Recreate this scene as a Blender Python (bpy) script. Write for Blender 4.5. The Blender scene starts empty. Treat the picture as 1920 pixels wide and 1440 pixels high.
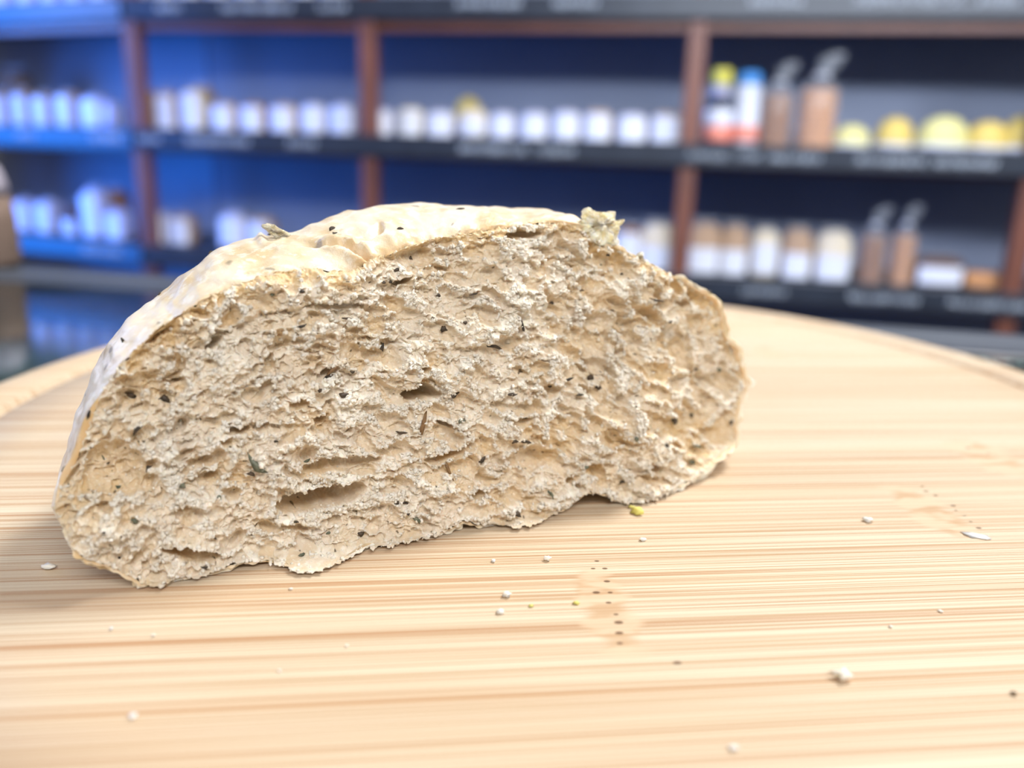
import bpy, bmesh, math, random
import numpy as np
from mathutils import Vector, Matrix

# ------------------------------------------------------------------ camera
CAMZ = 1.031; BT = 0.968; CT = 0.950          # camera, board top, counter top heights (m)
F = 1587.26; PITCH = math.radians(15.467); ROLL = math.radians(1.696); YAW = math.radians(11.29)
W0, H0 = 1920.0, 1440.0
_f = np.array([0, math.cos(PITCH), -math.sin(PITCH)]); _u0 = np.array([0, math.sin(PITCH), math.cos(PITCH)]); _x0 = np.array([1., 0, 0])
CX = math.cos(ROLL)*_x0 + math.sin(ROLL)*_u0; CU = -math.sin(ROLL)*_x0 + math.cos(ROLL)*_u0; CF = _f
CO = np.array([0, 0, CAMZ])
cam = bpy.data.cameras.new('camera'); camo = bpy.data.objects.new('camera', cam)
bpy.context.scene.collection.objects.link(camo); bpy.context.scene.camera = camo
M4 = Matrix.Identity(4)
for i in range(3):
    M4[i][0], M4[i][1], M4[i][2], M4[i][3] = CX[i], CU[i], -CF[i], CO[i]
camo.matrix_world = M4
cam.sensor_width = 36; cam.lens = F/W0*36; cam.clip_start = 0.01; cam.clip_end = 50
cam.dof.use_dof = True; cam.dof.focus_distance = 0.136; cam.dof.aperture_fstop = 9.8

# ------------------------------------------------------------------ world, lights, exposure
sc = bpy.context.scene; COL = sc.collection
sc.view_settings.view_transform = 'Standard'; sc.view_settings.look = 'None'; sc.view_settings.gamma = 1
sc.view_settings.exposure = 0.0
try: sc.view_settings.use_curve_mapping = False
except Exception: pass
world = bpy.data.worlds.new('World'); sc.world = world; world.use_nodes = True
wn = world.node_tree; bg = wn.nodes['Background']
bg.inputs['Color'].default_value = (1.0, 0.97, 0.95, 1); bg.inputs['Strength'].default_value = 0.28

def area(name, loc, target, size, energy, color, sizey=None):
    l = bpy.data.lights.new(name, 'AREA'); l.energy = energy; l.color = color; l.size = size
    if sizey: l.shape = 'RECTANGLE'; l.size_y = sizey
    o = bpy.data.objects.new(name, l); COL.objects.link(o); o.location = loc
    d = Vector(target) - Vector(loc); o.rotation_euler = d.to_track_quat('-Z', 'Y').to_euler()
    return o
area('ceiling_panel_light', (0.95, 0.95, 2.75), (0.0, 0.15, 1.0), 0.60, 56, (1.0, 0.965, 0.91), 0.60)
area('front_ceiling_light', (0.5, -1.4, 2.55), (0.0, 0.2, 1.0), 1.6, 39, (1.0, 0.97, 0.94), 0.6)
sl = area("added_shelf_light", (0.50, 0.16, 1.60), (0.30, 1.9, 1.02), 1.5, 15, (0.78, 0.87, 1.0), 0.10)  # unseen lamp, added to brighten the shelves without striking the bread
sl.data.spread = math.radians(125)
bl = area('blue_display_light', (-1.04, 1.50, 1.12), (-0.95, 2.1, 0.98), 0.12, 1.6, (0.01, 0.20, 1.0), 0.5)
bl.data.spread = math.radians(150)
bs = area('blue_offframe_light', (-1.85, 1.72, 1.05), (-0.9, 1.85, 0.98), 0.55, 10, (0.0, 0.20, 1.0), 1.0)  # unseen blue source off frame left, placed to reflect in the shelf edges
bs.data.spread = math.radians(84)
area('cool_side_light', (-2.0, 1.35, 1.6), (0.0, 0.15, 1.0), 0.9, 18, (0.58, 0.66, 1.0), 0.9)  # unseen cool light from back left, gives the crust its lavender sheen

# ------------------------------------------------------------------ helpers
def ray(px, py):
    px = np.asarray(px, float); py = np.asarray(py, float)
    return CF + ((px-W0/2)/F)[..., None]*CX + ((H0/2-py)/F)[..., None]*CU
def ground(px, py, z):
    v = ray(px, py); return CO + v*((z-CAMZ)/v[..., 2])[..., None]
def project(P):
    Q = P-CO; d = Q@CF
    return W0/2+F*(Q@CX)/d, H0/2-F*(Q@CU)/d

def tag(o, label=None, cat=None, group=None, kind=None):
    if label: o['label'] = label
    if cat: o['category'] = cat
    if group: o['group'] = group
    if kind: o['kind'] = kind
    return o
def empty(name, loc, rz=0.0):
    o = bpy.data.objects.new(name, None); COL.objects.link(o); o.location = loc; o.rotation_euler = (0, 0, rz)
    o.empty_display_size = 0.02
    return o
def link_mesh(name, me, mat, parent=None, smooth=True):
    o = bpy.data.objects.new(name, me); COL.objects.link(o)
    if mat: me.materials.append(mat)
    if smooth and len(me.polygons):
        me.polygons.foreach_set('use_smooth', np.ones(len(me.polygons), bool))
    if parent: o.parent = parent
    return o
def np_mesh(name, V, Fq):
    me = bpy.data.meshes.new(name); n = len(Fq); k = Fq.shape[1]
    me.vertices.add(len(V)); me.vertices.foreach_set('co', V.astype(np.float32).ravel())
    me.loops.add(n*k); me.loops.foreach_set('vertex_index', Fq.astype(np.int32).ravel())
    me.polygons.add(n); me.polygons.foreach_set('loop_start', np.arange(0, n*k, k, dtype=np.int32))
    me.update(calc_edges=True); me.validate()
    return me
def bm_obj(name, bm, mat, parent=None, smooth=True):
    me = bpy.data.meshes.new(name); bmesh.ops.recalc_face_normals(bm, faces=bm.faces); bm.to_mesh(me); bm.free()
    return link_mesh(name, me, mat, parent, smooth)
def box(bm, x0, x1, y0, y1, z0, z1, bev=0.0):
    r = bmesh.ops.create_cube(bm, size=1.0)
    for v in r['verts']:
        v.co = Vector((x0+(v.co.x+.5)*(x1-x0), y0+(v.co.y+.5)*(y1-y0), z0+(v.co.z+.5)*(z1-z0)))
    if bev:
        es = list({e for v in r['verts'] for e in v.link_edges})
        bmesh.ops.bevel(bm, geom=es, offset=bev, segments=2, affect='EDGES', profile=.5)
def loft(bm, rings, cap=True):
    L = [[bm.verts.new(p) for p in r] for r in rings]; n = len(rings[0])
    for a, b in zip(L[:-1], L[1:]):
        for i in range(n): bm.faces.new((a[i], a[(i+1) % n], b[(i+1) % n], b[i]))
    if cap: bm.faces.new(L[0][::-1]); bm.faces.new(L[-1])
def lathe(bm, prof, n=28, cx=0, cy=0):
    loft(bm, [[(cx+r*math.cos(2*math.pi*i/n), cy+r*math.sin(2*math.pi*i/n), z) for i in range(n)] for r, z in prof])

# materials
def new_mat(name):
    m = bpy.data.materials.new(name); m.use_nodes = True; return m, m.node_tree, m.node_tree.nodes['Principled BSDF']
def simple(name, col, rough=.5, noise=0.08, scale=30, spec=.5, metal=0, trans=0, alpha=1, bump=0):
    m, nt, b = new_mat(name); N, L = nt.nodes, nt.links
    t = N.new('ShaderNodeTexCoord'); n = N.new('ShaderNodeTexNoise'); n.inputs['Scale'].default_value = scale; n.inputs['Detail'].default_value = 5
    L.new(t.outputs['Object'], n.inputs['Vector'])
    r = N.new('ShaderNodeValToRGB'); r.color_ramp.elements[0].position = .3; r.color_ramp.elements[1].position = .7
    r.color_ramp.elements[0].color = tuple(max(0, c*(1-noise*2)) for c in col)+(1,)
    r.color_ramp.elements[1].color = tuple(min(1, c*(1+noise)) for c in col)+(1,)
    L.new(n.outputs['Fac'], r.inputs['Fac']); L.new(r.outputs['Color'], b.inputs['Base Color'])
    b.inputs['Roughness'].default_value = rough; b.inputs['Specular IOR Level'].default_value = spec
    b.inputs['Metallic'].default_value = metal; b.inputs['Transmission Weight'].default_value = trans; b.inputs['Alpha'].default_value = alpha
    if bump:
        bn = N.new('ShaderNodeBump'); bn.inputs['Strength'].default_value = bump; bn.inputs['Distance'].default_value = .002
        L.new(n.outputs['Fac'], bn.inputs['Height']); L.new(bn.outputs['Normal'], b.inputs['Normal'])
    if name.startswith('loose'): b.inputs['Subsurface Weight'].default_value = .6; b.inputs['Subsurface Radius'].default_value = (1, .8, .6); b.inputs['Subsurface Scale'].default_value = .002
    return m

class G:                                            # tiny node-graph helper
    def __init__(s, nt): s.N, s.L = nt.nodes, nt.links
    def math(s, op, a, b=None, c=None, clamp=False):
        n = s.N.new('ShaderNodeMath'); n.operation = op; n.use_clamp = clamp
        for i, v in enumerate((a, b, c)):
            if v is None: continue
            if isinstance(v, (int, float)): n.inputs[i].default_value = v
            else: s.L.new(v, n.inputs[i])
        return n.outputs[0]
    def mix(s, f, a, b):
        n = s.N.new('ShaderNodeMix'); n.data_type = 'RGBA'
        for k, v in ((0, f), (6, a), (7, b)):
            if isinstance(v, (int, float)): n.inputs[k].default_value = v
            elif isinstance(v, tuple): n.inputs[k].default_value = v+(1,) if len(v) == 3 else v
            else: s.L.new(v, n.inputs[k])
        return n.outputs[2]
    def noise(s, vec, scale=1, detail=3, rough=.5, w=None):
        n = s.N.new('ShaderNodeTexNoise'); n.inputs['Scale'].default_value = scale; n.inputs['Detail'].default_value = detail
        n.inputs['Roughness'].default_value = rough; s.L.new(vec, n.inputs['Vector']); return n.outputs['Fac']
    def mapping(s, vec, scale=(1, 1, 1), rot=(0, 0, 0), loc=(0, 0, 0)):
        n = s.N.new('ShaderNodeMapping'); n.inputs['Scale'].default_value = scale; n.inputs['Rotation'].default_value = rot; n.inputs['Location'].default_value = loc
        s.L.new(vec, n.inputs['Vector']); return n.outputs[0]
    def ramp(s, fac, stops):
        n = s.N.new('ShaderNodeMapRange'); n.interpolation_type = 'SMOOTHSTEP'
        s.L.new(fac, n.inputs[0]); n.inputs[1].default_value, n.inputs[2].default_value = stops[0], stops[1]
        n.inputs[3].default_value, n.inputs[4].default_value = (stops[2], stops[3]) if len(stops) > 2 else (0, 1)
        return n.outputs[0]

# ------------------------------------------------------------------ room
floor_m = simple('floor_tiles', (.10, .10, .11), .4, .1, 4)
wall_m = simple('wall_plaster', (.22, .23, .26), .8, .05, 6)
bm = bmesh.new(); box(bm, -4, 4, -2.5, 3.6, -.05, 0); tag(bm_obj('floor', bm, floor_m, smooth=False), 'dark grey shop floor behind the counter', kind='structure')
bm = bmesh.new(); box(bm, -4, 4, 3.5, 3.6, 0, 3.1); tag(bm_obj('wall_back', bm, wall_m, smooth=False), 'dark grey wall behind the shelves', kind='structure')

# ------------------------------------------------------------------ glass counter
cl_a = math.atan2(.4117-.5479, .2522+.3346)
counter = empty('display_counter', (-.04, .479, 0), cl_a)
tag(counter, 'dark glass-topped display counter carrying the bamboo board', 'counter')
dark_m = simple('counter_dark', (.018, .026, .030), .5, .1, 12)
green_m = simple('counter_inner_shelf', (.10, .16, .15), .4, .1, 12)
trim_m = simple('counter_trim', (.045, .055, .075), .42, .12, 9)
trim2_m = simple('counter_trim_light', (.17, .19, .22), .35, .05, 9)
gm, nt, b = new_mat('counter_glass'); b.inputs['Base Color'].default_value = (.62, .80, .82, 1)
b.inputs['Transmission Weight'].default_value = 1; b.inputs['Roughness'].default_value = .04; b.inputs['IOR'].default_value = 1.5
g = G(nt); tc = nt.nodes.new('ShaderNodeTexCoord'); nz = g.noise(tc.outputs['Object'], 14, 4)
nt.links.new(g.ramp(nz, (.3, .8, .02, .10)), b.inputs['Roughness'])
bm = bmesh.new(); box(bm, -1.3, 1.3, -.62, -.055, CT-.008, CT, .001); bm_obj('glass_top', bm, gm, counter, False)
bm = bmesh.new(); box(bm, -1.3, 1.3, -.0545, 0, CT-.03, CT, .0015); bm_obj('rear_trim', bm, trim_m, counter, False)
bm = bmesh.new(); box(bm, -1.3, 1.3, -.026, -.0225, CT, CT+.0006); bm_obj('trim_strip', bm, trim2_m, counter, False)
bm = bmesh.new()
box(bm, -1.3, 1.3, -.05, -.03, 0, CT-.03); box(bm, -1.3, 1.3, -.62, -.605, 0, CT-.0085)
box(bm, -1.3, -1.285, -.605, -.05, 0, CT-.0085); box(bm, 1.285, 1.3, -.605, -.05, 0, CT-.0085)
box(bm, -1.285, 1.285, -.605, -.05, .55, .57); bm_obj('body', bm, dark_m, counter, False)
bm = bmesh.new(); box(bm, -1.284, 1.284, -.155, -.051, CT-.05, CT-.042); bm_obj('inner_shelf', bm, green_m, counter, False)

# ------------------------------------------------------------------ bamboo board
BCX, BCY, BA, BB, BROT = .01542, .21119, .15295, .17753, -.12772; GRO = .0145
SA = math.radians(7.0)                               # direction of the bamboo strips
def bamboo_mat():
    m, nt, b = new_mat('bamboo'); g = G(nt); N, L = nt.nodes, nt.links
    tc = N.new('ShaderNodeTexCoord'); P = tc.outputs['Object']
    sep = N.new('ShaderNodeSeparateXYZ'); L.new(P, sep.inputs[0]); X, Y = sep.outputs[0], sep.outputs[1]
    # glued strips across Y
    yn = g.math('ADD', Y, .5+.0035); idx = g.math('FLOOR', g.math('DIVIDE', yn, .0255))
    fr = g.math('FRACT', g.math('DIVIDE', yn, .0255))
    wn1 = N.new('ShaderNodeTexWhiteNoise'); wn1.noise_dimensions = '1D'; L.new(idx, wn1.inputs['W'])
    wn2 = N.new('ShaderNodeTexWhiteNoise'); wn2.noise_dimensions = '1D'; L.new(g.math('ADD', idx, 31.7), wn2.inputs['W'])
    comb = N.new('ShaderNodeCombineXYZ'); L.new(g.math('ADD', X, g.math('MULTIPLY', wn1.outputs['Value'], 3.0)), comb.inputs[0]); L.new(Y, comb.inputs[1]); L.new(wn2.outputs['Value'], comb.inputs[2])
    Q = comb.outputs[0]
    f1 = g.noise(g.mapping(Q, (5, 4200, 5)), 1, 2, .6)        # fine fibres
    f2 = g.noise(g.mapping(Q, (3, 1700, 9), loc=(3, 7, 0)), 1, 3, .6)
    f3 = g.noise(g.mapping(Q, (2.5, 230, 3), loc=(1, 3, 0)), 1, 3, .5)
    f4 = g.noise(g.mapping(Q, (9, 26, 3), loc=(5, 2, 0)), 1, 3, .5)
    base = g.mix(g.ramp(f3, (.35, .68)), (.67, .585, .45), (.615, .505, .37))
    base = g.mix(g.math('MULTIPLY', g.ramp(f4, (.45, .75)), .35), base, (.60, .40, .24))
    base = g.mix(g.math('MULTIPLY', g.ramp(wn2.outputs['Value'], (.5, 1.0)), .30), base, (.55, .34, .17))
    base = g.mix(g.math('MULTIPLY', g.ramp(f1, (.51, .60)), .85), base, (.44, .27, .14))
    base = g.mix(g.math('MULTIPLY', g.ramp(f2, (.54, .62)), .85), base, (.42, .23, .115))
    base = g.mix(g.math('MULTIPLY', g.ramp(f1, (.46, .34)), .5), base, (.80, .72, .58))
    seam = g.math('MULTIPLY', g.ramp(g.math('ABSOLUTE', g.math('SUBTRACT', fr, .5)), (.488, .499)), .6)
    base = g.mix(seam, base, (.46, .24, .09))
    # knuckles of the cane: (x, y, rx, ry) in board coordinates, with pin dots
    wob = g.noise(g.mapping(P, (90, 260, 1)), 1, 3)
    for (px, py, lx, ly) in KNOTS:
        dx = g.math('DIVIDE', g.math('SUBTRACT', X, px), lx); dy = g.math('DIVIDE', g.math('SUBTRACT', Y, py), ly)
        d = g.math('SQRT', g.math('ADD', g.math('POWER', g.math('ABSOLUTE', dx), 2), g.math('POWER', g.math('ABSOLUTE', dy), 4)))
        d = g.math('ADD', d, g.math('MULTIPLY', g.math('SUBTRACT', wob, .5), 1.6))
        k = g.math('MULTIPLY', g.ramp(d, (1.1, .6)), .75)
        base = g.mix(k, base, g.mix(g.ramp(wob, (.45, .6)), (.66, .51, .36), (.50, .32, .18)))
    for (px, py) in DOTS:
        sz = .75+.5*math.sin(px*9e4)**2; dx = g.math('MULTIPLY', g.math('SUBTRACT', X, px), 1/(.00055*sz)); dy = g.math('MULTIPLY', g.math('SUBTRACT', Y, py), 1/(.00036*sz))
        d = g.math('SQRT', g.math('ADD', g.math('MULTIPLY', dx, dx), g.math('MULTIPLY', dy, dy)))
        d = g.math('ADD', d, g.math('MULTIPLY', g.math('SUBTRACT', wob, .5), .8))
        base = g.mix(g.math('MULTIPLY', g.ramp(d, (1.15, .6)), .85), base, (.10, .045, .02))
    L.new(base, b.inputs['Base Color'])
    b.inputs['Roughness'].default_value = .42; b.inputs['Specular IOR Level'].default_value = .30
    L.new(g.ramp(f3, (.3, .7, .44, .60)), b.inputs['Roughness'])
    bp = N.new('ShaderNodeBump'); bp.inputs['Strength'].default_value = .35; bp.inputs['Distance'].default_value = .00012
    L.new(g.math('ADD', f1, f2), bp.inputs['Height']); L.new(bp.outputs['Normal'], b.inputs['Normal'])
    return m
def board_local(px, py):
    p = ground(px, py, BT); dx, dy = p[0]-BCX, p[1]-BCY; c, s = math.cos(SA), math.sin(SA)
    return (dx*c+dy*s, -dx*s+dy*c)
KNOTS = []
for (px, py, lx, ly) in ((1135, 1140, .0042, .0125), (1745, 960, .0050, .0120), (1850, 855, .0065, .0120), (1045, 1180, .0000, 0), (1440, 660, .0050, .0085)):
    if lx:
        a = board_local(px, py); KNOTS.append((a[0], a[1], lx, ly))
DOTS = [board_local(*p) for p in ((1119, 1052), (1112, 1066), (1134, 1066), (1138, 1090), (1118, 1111), (1144, 1111), (1141, 1130), (1155, 1152), (1160, 1167), (1161, 1187), (1162, 1206),
                                  (1729, 912), (1736, 921), (1754, 929), (1787, 948), (1792, 957), (1808, 967), (1820, 978), (1835, 990), (1270, 1243), (1815, 840), (1853, 850))]
board = empty('cutting_board', (BCX, BCY, BT), SA)
tag(board, 'round pale bamboo serving board with a grooved rim under the bread', 'cutting board')
prof = [(-.152, -.0175), (-.003, -.0175), (-.0008, -.0165), (0, -.0140), (0, -.0040), (-.0008, -.0015), (-.0025, -.0003), (-.0045, 0)]
prof += [(-GRO-.0042*k/8, -.0027*math.sin(math.pi*k/8) if 0 < k < 8 else 0) for k in range(9)]
prof += [(-(GRO+.0042)-(.1525-GRO-.0042)*k/10, 0) for k in range(1, 11)]
bm = bmesh.new(); rings = []
for off, z in prof:                                   # slightly oval outline, turned a little against the grain
    ring = []
    for i in range(256):
        a = 2*math.pi*i/256; x, y = (BA+off)*math.cos(a), (BB+off)*math.sin(a); k = BROT-SA
        ring.append((x*math.cos(k)-y*math.sin(k), x*math.sin(k)+y*math.cos(k), z))
    rings.append(ring)
loft(bm, rings); bm_obj('board_top', bm, bamboo_mat(), board)

# ------------------------------------------------------------------ bread: half a torn roll
rng = np.random.default_rng(7)
BY = math.radians(25.7); TILT = math.radians(9)
RV = np.array([math.cos(BY), math.sin(BY), 0]); NH = np.array([math.sin(BY), -math.cos(BY), 0]); ZV = np.array([0, 0, 1.])
NV = NH*math.cos(TILT)+ZV*math.sin(TILT); VV = -NH*math.sin(TILT)+ZV*math.cos(TILT)
PO = np.array([-.0504, .1105, BT])
def bulge(px, py):                                   # how far the torn face recedes from its mean plane (m)
    sm = lambda x: np.clip(x, 0, 1)**2*(3-2*np.clip(x, 0, 1))
    r = -.010*sm((px-1190)/230)*sm((1000-py)/200)-.006*sm((260-px)/200)*sm((1060-py)/200)-.004*sm((620-py)/260)
    return r
def face_point(px, py, off=0.0):                     # pixel of the photo -> point on the torn face, off metres behind it
    v = ray(px, py); o = np.asarray(off)+(-bulge(np.asarray(px, float), np.asarray(py, float)))
    t = ((PO-CO)@NV - o)/(v@NV)
    return CO+v*t[..., None]
OUT = [(100,950,108,948,4),(103,915,116,915,5),(111,880,135,880,8),(121,835,155,835,10),(135,790,172,790,12),(155,745,190,742,14),(180,695,218,700,14),(207,648,245,668,15),
(240,605,285,628,16),(285,565,325,600,16),(330,528,372,570,18),(365,502,420,545,18),(400,478,470,528,18),(450,455,530,512,18),(500,441,590,505,18),(540,434,650,512,18),
(575,416,690,492,18),(630,400,730,478,18),(700,391,775,462,18),(800,384,830,446,18),(890,386,890,436,16),(970,391,950,428,14),(1040,399,1010,418,10),(1085,416,1075,424,6),
(1120,440,1112,446,3),(1160,462,1155,465,2)]+[(x,y,x,y,3) for x,y in ((1200,485),(1240,508),(1285,530),(1330,558),(1352,590),(1358,625),(1378,655),(1388,690),(1396,722),(1385,755),(1378,795),
(1375,830),(1352,855),(1322,885),(1290,905),(1250,925),(1215,942),(1160,942),(1140,930),(1105,925),(1075,945),(1040,965),(1010,980),(970,988),(935,982),(900,985),(870,978),(850,990),(800,1010),
(740,1022),(690,1030),(650,1050),(610,1068),(560,1076),(530,1060),(500,1052),(450,1058),(410,1070),(370,1085),(330,1083),(310,1100),(275,1098),(240,1080),(205,1063),(160,1048),(130,1018),(124,990),(108,970))]
OUT = np.array(OUT, float)
def crom(P, n):                                      # closed Catmull-Rom through the control points
    m = len(P); t = np.linspace(0, m, n, endpoint=False); i = t.astype(int); u = (t-i)[:, None]
    a, b_, c, d = P[(i-1) % m], P[i % m], P[(i+1) % m], P[(i+2) % m]
    return .5*((2*b_)+(-a+c)*u+(2*a-5*b_+4*c-d)*u*u+(-a+3*b_-3*c+d)*u**3)
NT = 1400
raw = crom(OUT, 6000); seg = np.r_[0, np.cumsum(np.hypot(*np.diff(raw[:, :2], axis=0).T))]
sel = np.interp(np.linspace(0, seg[-1], NT, endpoint=False), seg, np.arange(6000)); OC = raw[sel.astype(int)]

def fnoise(shape, sx, sy, seed, ang=0.0):            # smooth gaussian noise, unit variance, correlation length in cells
    r = np.random.default_rng(seed); a = r.standard_normal(shape)
    fy = np.fft.fftfreq(shape[0])[:, None]; fx = np.fft.rfftfreq(shape[1])[None, :]
    c, s = math.cos(ang), math.sin(ang); gx = fx*c+fy*s; gy = -fx*s+fy*c
    o = np.fft.irfft2(np.fft.rfft2(a)*np.exp(-2*(math.pi**2)*((gx*sx)**2+(gy*sy)**2)), s=shape)
    return o/o.std()

# grid on the face: one cell is RES metres
RES = .000088
cu = face_point(OC[:, 2], OC[:, 3]); lu = (cu-PO)@RV; lv = (cu-PO)@VV
u0, u1, v0, v1 = lu.min()-.002, lu.max()+.002, lv.min()-.002, lv.max()+.002
nx, ny = int((u1-u0)/RES), int((v1-v0)/RES)
UU, VVg = np.meshgrid(u0+np.arange(nx)*RES, v0+np.arange(ny)*RES)
P0 = PO+UU[..., None]*RV+VVg[..., None]*VV
PX, PY = project(P0)
shp = PX.shape
# signed distance to the face outline in pixels
poly = crom(OUT, 260)[:, 2:4]
poly_l = poly
inside = np.zeros(shp, bool); dist = np.full(shp, 1e9)
for k in range(len(poly)):
    ax, ay = poly[k]; bx, by = poly[(k+1) % len(poly)]
    ex, ey = bx-ax, by-ay; L2 = ex*ex+ey*ey+1e-9
    cond = (ay > PY) != (by > PY)
    inside ^= cond & (PX < (ex)*(PY-ay)/(ey if abs(ey) > 1e-9 else 1e-9)+ax)
    mx, my = (ax+bx)/2, (ay+by)/2
    j = (np.abs(PX-mx) < 95) & (np.abs(PY-my) < 95)
    qx, qy = PX[j]-ax, PY[j]-ay; t = np.clip((qx*ex+qy*ey)/L2, 0, 1)
    dist[j] = np.minimum(dist[j], np.hypot(qx-t*ex, qy-t*ey))
dist = np.minimum(dist, 90); sd = np.where(inside, dist, -dist)

wx = fnoise(shp, 14, 14, 1)*4.5+fnoise(shp, 4.5, 4.5, 2)*1.3+fnoise(shp, 1.7, 1.7, 21)*.6
wy = fnoise(shp, 14, 14, 3)*4.5+fnoise(shp, 4.5, 4.5, 4)*1.3+fnoise(shp, 1.7, 1.7, 22)*.6
GX, GY = PX+wx, PY+wy
ix = lambda px, py: None
def window(px, py, r):                               # grid slice around a pixel position
    p = face_flat(px, py); i = int((((p-PO)@RV)-u0)/RES); j = int((((p-PO)@VV)-v0)/RES); k = int(r*.0001/RES)+6
    return slice(max(0, j-k), max(0, min(shp[0], j+k))), slice(max(0, i-k), max(0, min(shp[1], i+k)))
def face_flat(px, py):
    v = ray(px, py); return CO+v*(((PO-CO)@NV)/(v@NV))
def flow(px, py):                                    # direction the cells are drawn out in, degrees in the image
    a = -32*np.clip((620-px)/500, -.2, 1)+62*np.clip((px-930)/350, 0, 1)*np.clip((900-py)/250, 0, 1)
    return a-10*np.clip((py-900)/100, 0, 1)
def cells(n, rlo, rhi, dep, el, seed, bow=.5):
    r = np.random.default_rng(seed); h = np.zeros(shp)
    xs = r.uniform(90, 1400, n*2); ys = r.uniform(400, 1110, n*2); c = 0
    for x, y in zip(xs, ys):
        if c >= n: break
        p = face_flat(x, y); i = int((((p-PO)@RV)-u0)/RES); j = int((((p-PO)@VV)-v0)/RES)
        if not (0 <= i < shp[1] and 0 <= j < shp[0]) or sd[j, i] < -5: continue
        c += 1
        R = rlo*(rhi/rlo)**(r.random()**1.7); e = 1+(el-1)*r.random(); a = math.radians(flow(x, y)+r.normal(0, 14))
        if x > 1000 and y < 880: R *= 1.15
        s = window(x, y, R*e*1.3+14)
        dx, dy = GX[s]-x, GY[s]-y; ca, sa = math.cos(a), math.sin(a)
        q = ((dx*ca+dy*sa)/(R*e))**2+((-dx*sa+dy*ca)/(R/ math.sqrt(e)))**2
        h[s] = np.maximum(h[s], dep*R*np.clip(1-q, 0, 1)**bow)
    return h                                          # pixels deep
big = cells(190, 11, 24, .95, 2.2, 11, .55)
med = cells(1500, 5, 13, 1.05, 2.0, 12, .5)
sml = cells(7500, 2.2, 5.5, .9, 1.6, 13, .5)
tiny = cells(9000, 1.4, 2.6, .6, 1.5, 14, .5)
rgt = cells(420, 8, 17, 1.5, 1.9, 15, .5)*np.clip((PX-780)/300, 0, 1)
big = np.maximum(big, rgt)
# traced hollows: centre, radii, tilt (deg, image), depth (px)
HOLES = [(405,646,22,9,-30,26),(334,680,14,16,-40,12),(398,684,17,10,-20,12),(433,599,24,11,-35,13),(330,716,15,6,-20,15),(246,744,24,13,10,13),(311,750,13,15,0,15),(505,688,18,10,-30,12),(469,735,20,10,-30,12),
(645,575,62,7,2,12),(710,583,26,7,0,14),(758,524,24,7,-20,20),(924,513,15,18,0,20),(980,441,38,8,-18,30),(910,588,22,12,0,14),(735,672,15,22,10,13),(794,741,37,16,-3,52),(620,700,24,7,-35,20),(508,677,14,9,-40,12),
(950,640,30,16,-10,16),(800,690,16,9,20,16),(863,524,30,12,0,9),(1134,604,32,25,10,20),(1187,607,18,14,0,15),(1240,699,30,22,0,22),(1287,668,17,32,0,28),(1087,493,20,7,0,12),(1160,510,8,20,-10,14),(1262,643,9,16,0,18),
(1179,663,16,12,20,17),(1132,688,15,20,0,18),(1051,574,22,13,40,15),(1173,579,12,8,0,12),(1268,590,30,12,0,8),(255,834,9,10,0,13),(237,906,23,12,0,18),(194,959,18,9,20,22),(360,1043,58,13,8,48),(447,810,26,9,-20,22),
(395,866,28,14,-30,17),(392,901,25,9,-10,20),(255,979,10,8,30,12),(272,1067,8,7,0,10),(436,930,18,16,0,15),(215,885,60,58,0,20),(605,938,90,21,-10,50),(640,872,82,14,-8,26),(610,790,21,12,-25,20),(645,818,12,9,0,14),
(850,852,54,11,-12,22),(862,882,42,18,10,16),(842,799,22,7,10,20),(900,932,16,11,20,16),(1003,860,50,21,5,22),(1156,816,14,11,30,15),(1144,765,14,18,0,14),(1170,750,13,15,0,18),(1335,765,18,14,0,16),(1214,788,9,15,0,14),
(1232,818,9,12,0,16),(975,788,24,9,5,20),(1080,785,15,8,30,12),(1200,905,15,8,-20,14),(1255,893,20,8,-30,16),(560,640,18,8,-20,12),(700,770,22,9,-15,12),(1010,690,18,11,15,13),(1075,700,15,13,20,13),(560,760,22,10,-25,14),(340,800,18,10,-35,14)]
hole = np.zeros(shp)
for (x, y, a, b_, t, d) in HOLES:
    s = window(x, y, max(a, b_)*1.3+22); dx, dy = PX[s]+wx[s]*.55-x, PY[s]+wy[s]*.55-y; ca, sa = math.cos(math.radians(t)), math.sin(math.radians(t))
    q = ((dx*ca+dy*sa)/a)**2+((-dx*sa+dy*ca)/b_)**2
    hole[s] = np.maximum(hole[s], 1.35*d*np.clip(1-q, 0, 1)**.5)
def stroke(pts, w):
    out = np.zeros(shp)
    for (ax, ay), (bx, by) in zip(pts[:-1], pts[1:]) if len(pts) > 1 else [(pts[0], (pts[0][0]+.01, pts[0][1]))]:
        r = math.hypot(bx-ax, by-ay)/2+w*2; s = window((ax+bx)/2, (ay+by)/2, r*1.3+16)
        ex, ey = bx-ax, by-ay; qx, qy = GX[s]-ax, GY[s]-ay; t = np.clip((qx*ex+qy*ey)/(ex*ex+ey*ey+1e-9), 0, 1)
        out[s] = np.maximum(out[s], np.clip(1-(np.hypot(qx-t*ex, qy-t*ey)/w)**2, 0, 1))
    return out
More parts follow.
